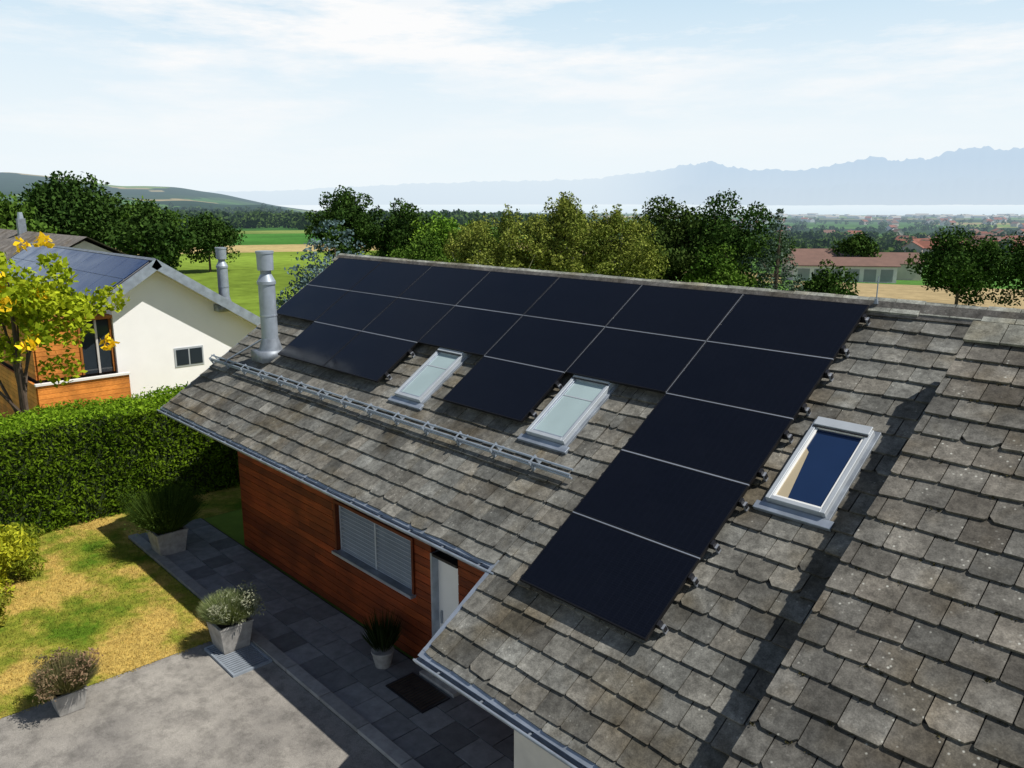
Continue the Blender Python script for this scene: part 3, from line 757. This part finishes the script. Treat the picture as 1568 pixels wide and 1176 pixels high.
V,F,C=spiky(-5.4,-3.75,GZ+.31,.38,.75,260,(.01,.02,.006),(.03,.045,.015),.010); fastmesh('plant_stems',V,F,C,[M_leaf],parent=e)

# ------------------------------------------------------------------ distant tree mass
def far_trees():
    cs=[]
    def add(x,y,h): cs.append((x,y,tz(x,y),h))
    for _ in range(3600):
        azd=RNG.uniform(100,176); az=math.radians(azd); r=math.exp(RNG.uniform(math.log(420),math.log(5900)))
        if azd>149 and r>2000: continue
        x,y=r*math.cos(az),r*math.sin(az)
        v=float(vnoise(x*.0045,y*.0045,1.3)) 
        if v>.12 or RNG.uniform()<.16: add(x,y,RNG.uniform(5,9)*(1+r/5500))
    def line(x0,r0,x1,r1,n,h):
        for k in range(n):
            t=k/(n-1); xi=x0+(x1-x0)*t; r=r0+(r1-r0)*t; a=math.radians(cam_az(xi)); add(4.2+r*math.cos(a)+RNG.normal(0,3),-9.97+r*math.sin(a)+RNG.normal(0,6),h*RNG.uniform(.7,1.2))
    line(150,420,480,520,80,7); line(480,500,760,560,60,8); line(230,700,620,900,90,11); line(560,640,980,800,80,10)
    line(0,900,430,1000,110,12); line(0,1500,450,1600,110,13); line(1080,420,1568,520,45,7); line(1080,250,1180,260,10,7); line(1360,300,1420,310,6,7)
    line(1090,700,1600,900,90,10); line(0,260,90,300,12,8)
    cs_=np.array(cs); n=len(cs_); L=56
    k=np.repeat(np.arange(n),L); m=len(k)
    d=RNG.normal(size=(m,3)); d/=np.linalg.norm(d,axis=1)[:,None]
    h=cs_[k,3]; q=RNG.uniform(.4,1,m)**.5
    asp=RNG.uniform(.4,.65,n)[k]
    P=cs_[k,:3]+np.stack([d[:,0]*q*h*asp,d[:,1]*q*h*asp,h*.5+d[:,2]*q*h*.5],1)
    tone=RNG.uniform(0,1,n)[k]; t=(.6*tone+.4*RNG.uniform(0,1,m))[:,None]
    C=np.array((.02,.045,.015))*(1-t)+np.array((.085,.14,.035))*t
    s=h*.13
    nrm=RNG.normal(size=(m,3)); nrm/=np.linalg.norm(nrm,axis=1)[:,None]
    a=np.cross(nrm,RNG.normal(size=(m,3))); a/=np.linalg.norm(a,axis=1)[:,None]; b=np.cross(nrm,a); s=s[:,None]
    V=np.stack([P-a*s,P-b*s,P+a*s,P+b*s],1).reshape(-1,3)
    fastmesh('distant_trees',V,np.arange(4*m).reshape(-1,4),np.repeat(C,4,axis=0),[M_leaf_far])
far_trees()

# ------------------------------------------------------------------ farm + village
def hazed(name,col):
    m,nt,b=newmat(name); n=noise(nt,.5,4); nt.links.new(ramp(nt,n,[(.3,tuple(x*.85 for x in col)),(.7,tuple(x*1.1 for x in col))]),b.inputs['Base Color']); b.inputs['Roughness'].default_value=.9
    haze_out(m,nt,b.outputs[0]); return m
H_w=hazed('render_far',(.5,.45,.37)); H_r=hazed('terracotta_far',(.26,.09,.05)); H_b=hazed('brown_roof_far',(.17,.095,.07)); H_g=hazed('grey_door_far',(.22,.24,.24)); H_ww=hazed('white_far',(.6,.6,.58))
def barn(mb,x,y,z,L,W,h,rh,ang,mw,mr):
    ca,sa=math.cos(ang),math.sin(ang)
    Tm=lambda a,b,c:(x+a*ca-b*sa,y+a*sa+b*ca,z+c)
    P=[Tm(sx*L/2,sy*W/2,zz) for zz in(-3,h) for sx,sy in((-1,-1),(1,-1),(1,1),(-1,1))]+[Tm(-L/2,0,h+rh*.97),Tm(L/2,0,h+rh*.97)]
    mb.poly(P,[(0,1,5,4),(1,2,6,5),(2,3,7,6),(3,0,4,7),(4,7,8),(5,9,6)],mw)
    o=.6; k=rh*o/(W/2)
    for s in(-1,1):
        a=[Tm(-L/2-o,0,h+rh),Tm(L/2+o,0,h+rh),Tm(L/2+o,s*(W/2+o),h-k),Tm(-L/2-o,s*(W/2+o),h-k)]
        mb.poly(a+[tuple(np.array(q)-(0,0,.2)) for q in a],[(0,1,2,3),(4,5,6,7),(2,3,7,6),(1,2,6,5),(0,3,7,4)],mr)
    return Tm
fb=empty('farm_building'); mb=MB()
z=tz(-84,180)+.4; ang=math.atan2(.60,.80)
Tm=barn(mb,-84,181,z,23,10,3.8,1.5,ang,H_ww,H_b)
for i in range(6):
    c=-9.2+i*3.7; mb.box((c-1.35,-5.06,0),(c+1.35,-4.98,2.8),H_g,Tm)
barn(mb,-97,197,z,16,12,4.0,2.2,ang+.2,H_w,H_b); barn(mb,-84,202,z,18,12,3.4,2.2,ang,H_w,H_b)
mb.build('barns',fb)
vl=empty('village'); mb=MB()
for k in range(170):
    xi=RNG.uniform(1360,1700) if k<115 else RNG.uniform(1080,1600); r=RNG.uniform(400,950) if k<115 else RNG.uniform(900,3500)
    a=math.radians(cam_az(xi)); x,y=4.2+r*math.cos(a),-9.97+r*math.sin(a); s=.8+r/2500
    barn(mb,x,y,tz(x,y),RNG.uniform(9,14)*s,RNG.uniform(8,10)*s,RNG.uniform(3.5,5.5)*s,RNG.uniform(2.2,3.2)*s,RNG.uniform(0,3.1),random.choice([H_w,H_ww]),random.choice([H_r,H_r,H_b]))
for k in range(70):
    xi=RNG.uniform(1090,1560); r=RNG.uniform(4200,6000); a=math.radians(cam_az(xi)); x,y=r*math.cos(a),r*math.sin(a)
    barn(mb,x,y,tz(x,y),RNG.uniform(30,80),25,RNG.uniform(6,13),3,RNG.uniform(0,3.1),H_ww,H_w)
mb.build('village_houses',vl)

# ------------------------------------------------------------------ world, sun, camera
sd=Vector((.57,.35,1)).normalized(); el=math.asin(sd.z); az=math.atan2(sd.x,sd.y)
w=bpy.data.worlds.new('World'); sc.world=w; w.use_nodes=True; nt=w.node_tree
bg=nt.nodes['Background']; bg.inputs[1].default_value=.07
sky=nt.nodes.new('ShaderNodeTexSky'); sky.sky_type='NISHITA'; sky.sun_disc=False; sky.sun_elevation=el; sky.sun_rotation=az; sky.altitude=500; sky.dust_density=.8
K=1/.07
tc=nt.nodes.new('ShaderNodeTexCoord'); sp=nt.nodes.new('ShaderNodeSeparateXYZ'); nt.links.new(tc.outputs['Generated'],sp.inputs[0])
hz=ramp(nt,sp.outputs[2],[(0.0,gv(1)),(.15,gv(.97)),(.25,gv(.88)),(.31,gv(.0))])
hc=ramp(nt,sp.outputs[2],[(0,(.86,.94,.985)),(.08,(.86,.94,.985)),(.16,(.76,.89,.98)),(.25,(.60,.81,.97))])
hcs=mixc(nt,1,hc,(K,K,K),'MULTIPLY')
c=mixc(nt,hz,sky.outputs[0],hcs)
n1=noise(nt,3.0,9,.64,tc.outputs['Generated'],(1,1,5.5)); n2=noise(nt,1.9,3,.5,tc.outputs['Generated'],(1,1,3.2))
cl=ramp(nt,n1,[(.44,gv(0)),(.60,gv(1))]); cm=ramp(nt,n2,[(.38,gv(.1)),(.55,gv(1))]); cl=mixc(nt,1,cl,cm,'MULTIPLY')
top=ramp(nt,sp.outputs[2],[(.02,gv(.1)),(.10,gv(.6)),(.17,gv(1)),(.27,gv(1)),(.33,gv(.04))]); cl=mixc(nt,1,cl,top,'MULTIPLY')
c=mixc(nt,cl,c,(.975*K,.98*K,.985*K))
nt.links.new(c,bg.inputs[0])
sl=bpy.data.lights.new('sun','SUN'); sl.energy=5.0; sl.angle=math.radians(.5); sl.color=(1,.95,.87)
so=bpy.data.objects.new('sun',sl); COL.objects.link(so); so.rotation_euler=sd.to_track_quat('Z','Y').to_euler()
cd=bpy.data.cameras.new('camera'); co=bpy.data.objects.new('camera',cd); COL.objects.link(co)
cd.sensor_width=36; cd.lens=36*1236.1/1568; cd.clip_start=.1; cd.clip_end=120000
yaw,pitch=.7544,.2197
f=Vector((-math.cos(yaw)*math.cos(pitch),math.sin(yaw)*math.cos(pitch),-math.sin(pitch)))
co.location=(4.2181,-10.0383,1.2149); co.rotation_euler=f.to_track_quat('-Z','Y').to_euler()
sc.camera=co
sc.view_settings.view_transform='Standard'; sc.view_settings.look='None'; sc.view_settings.exposure=0
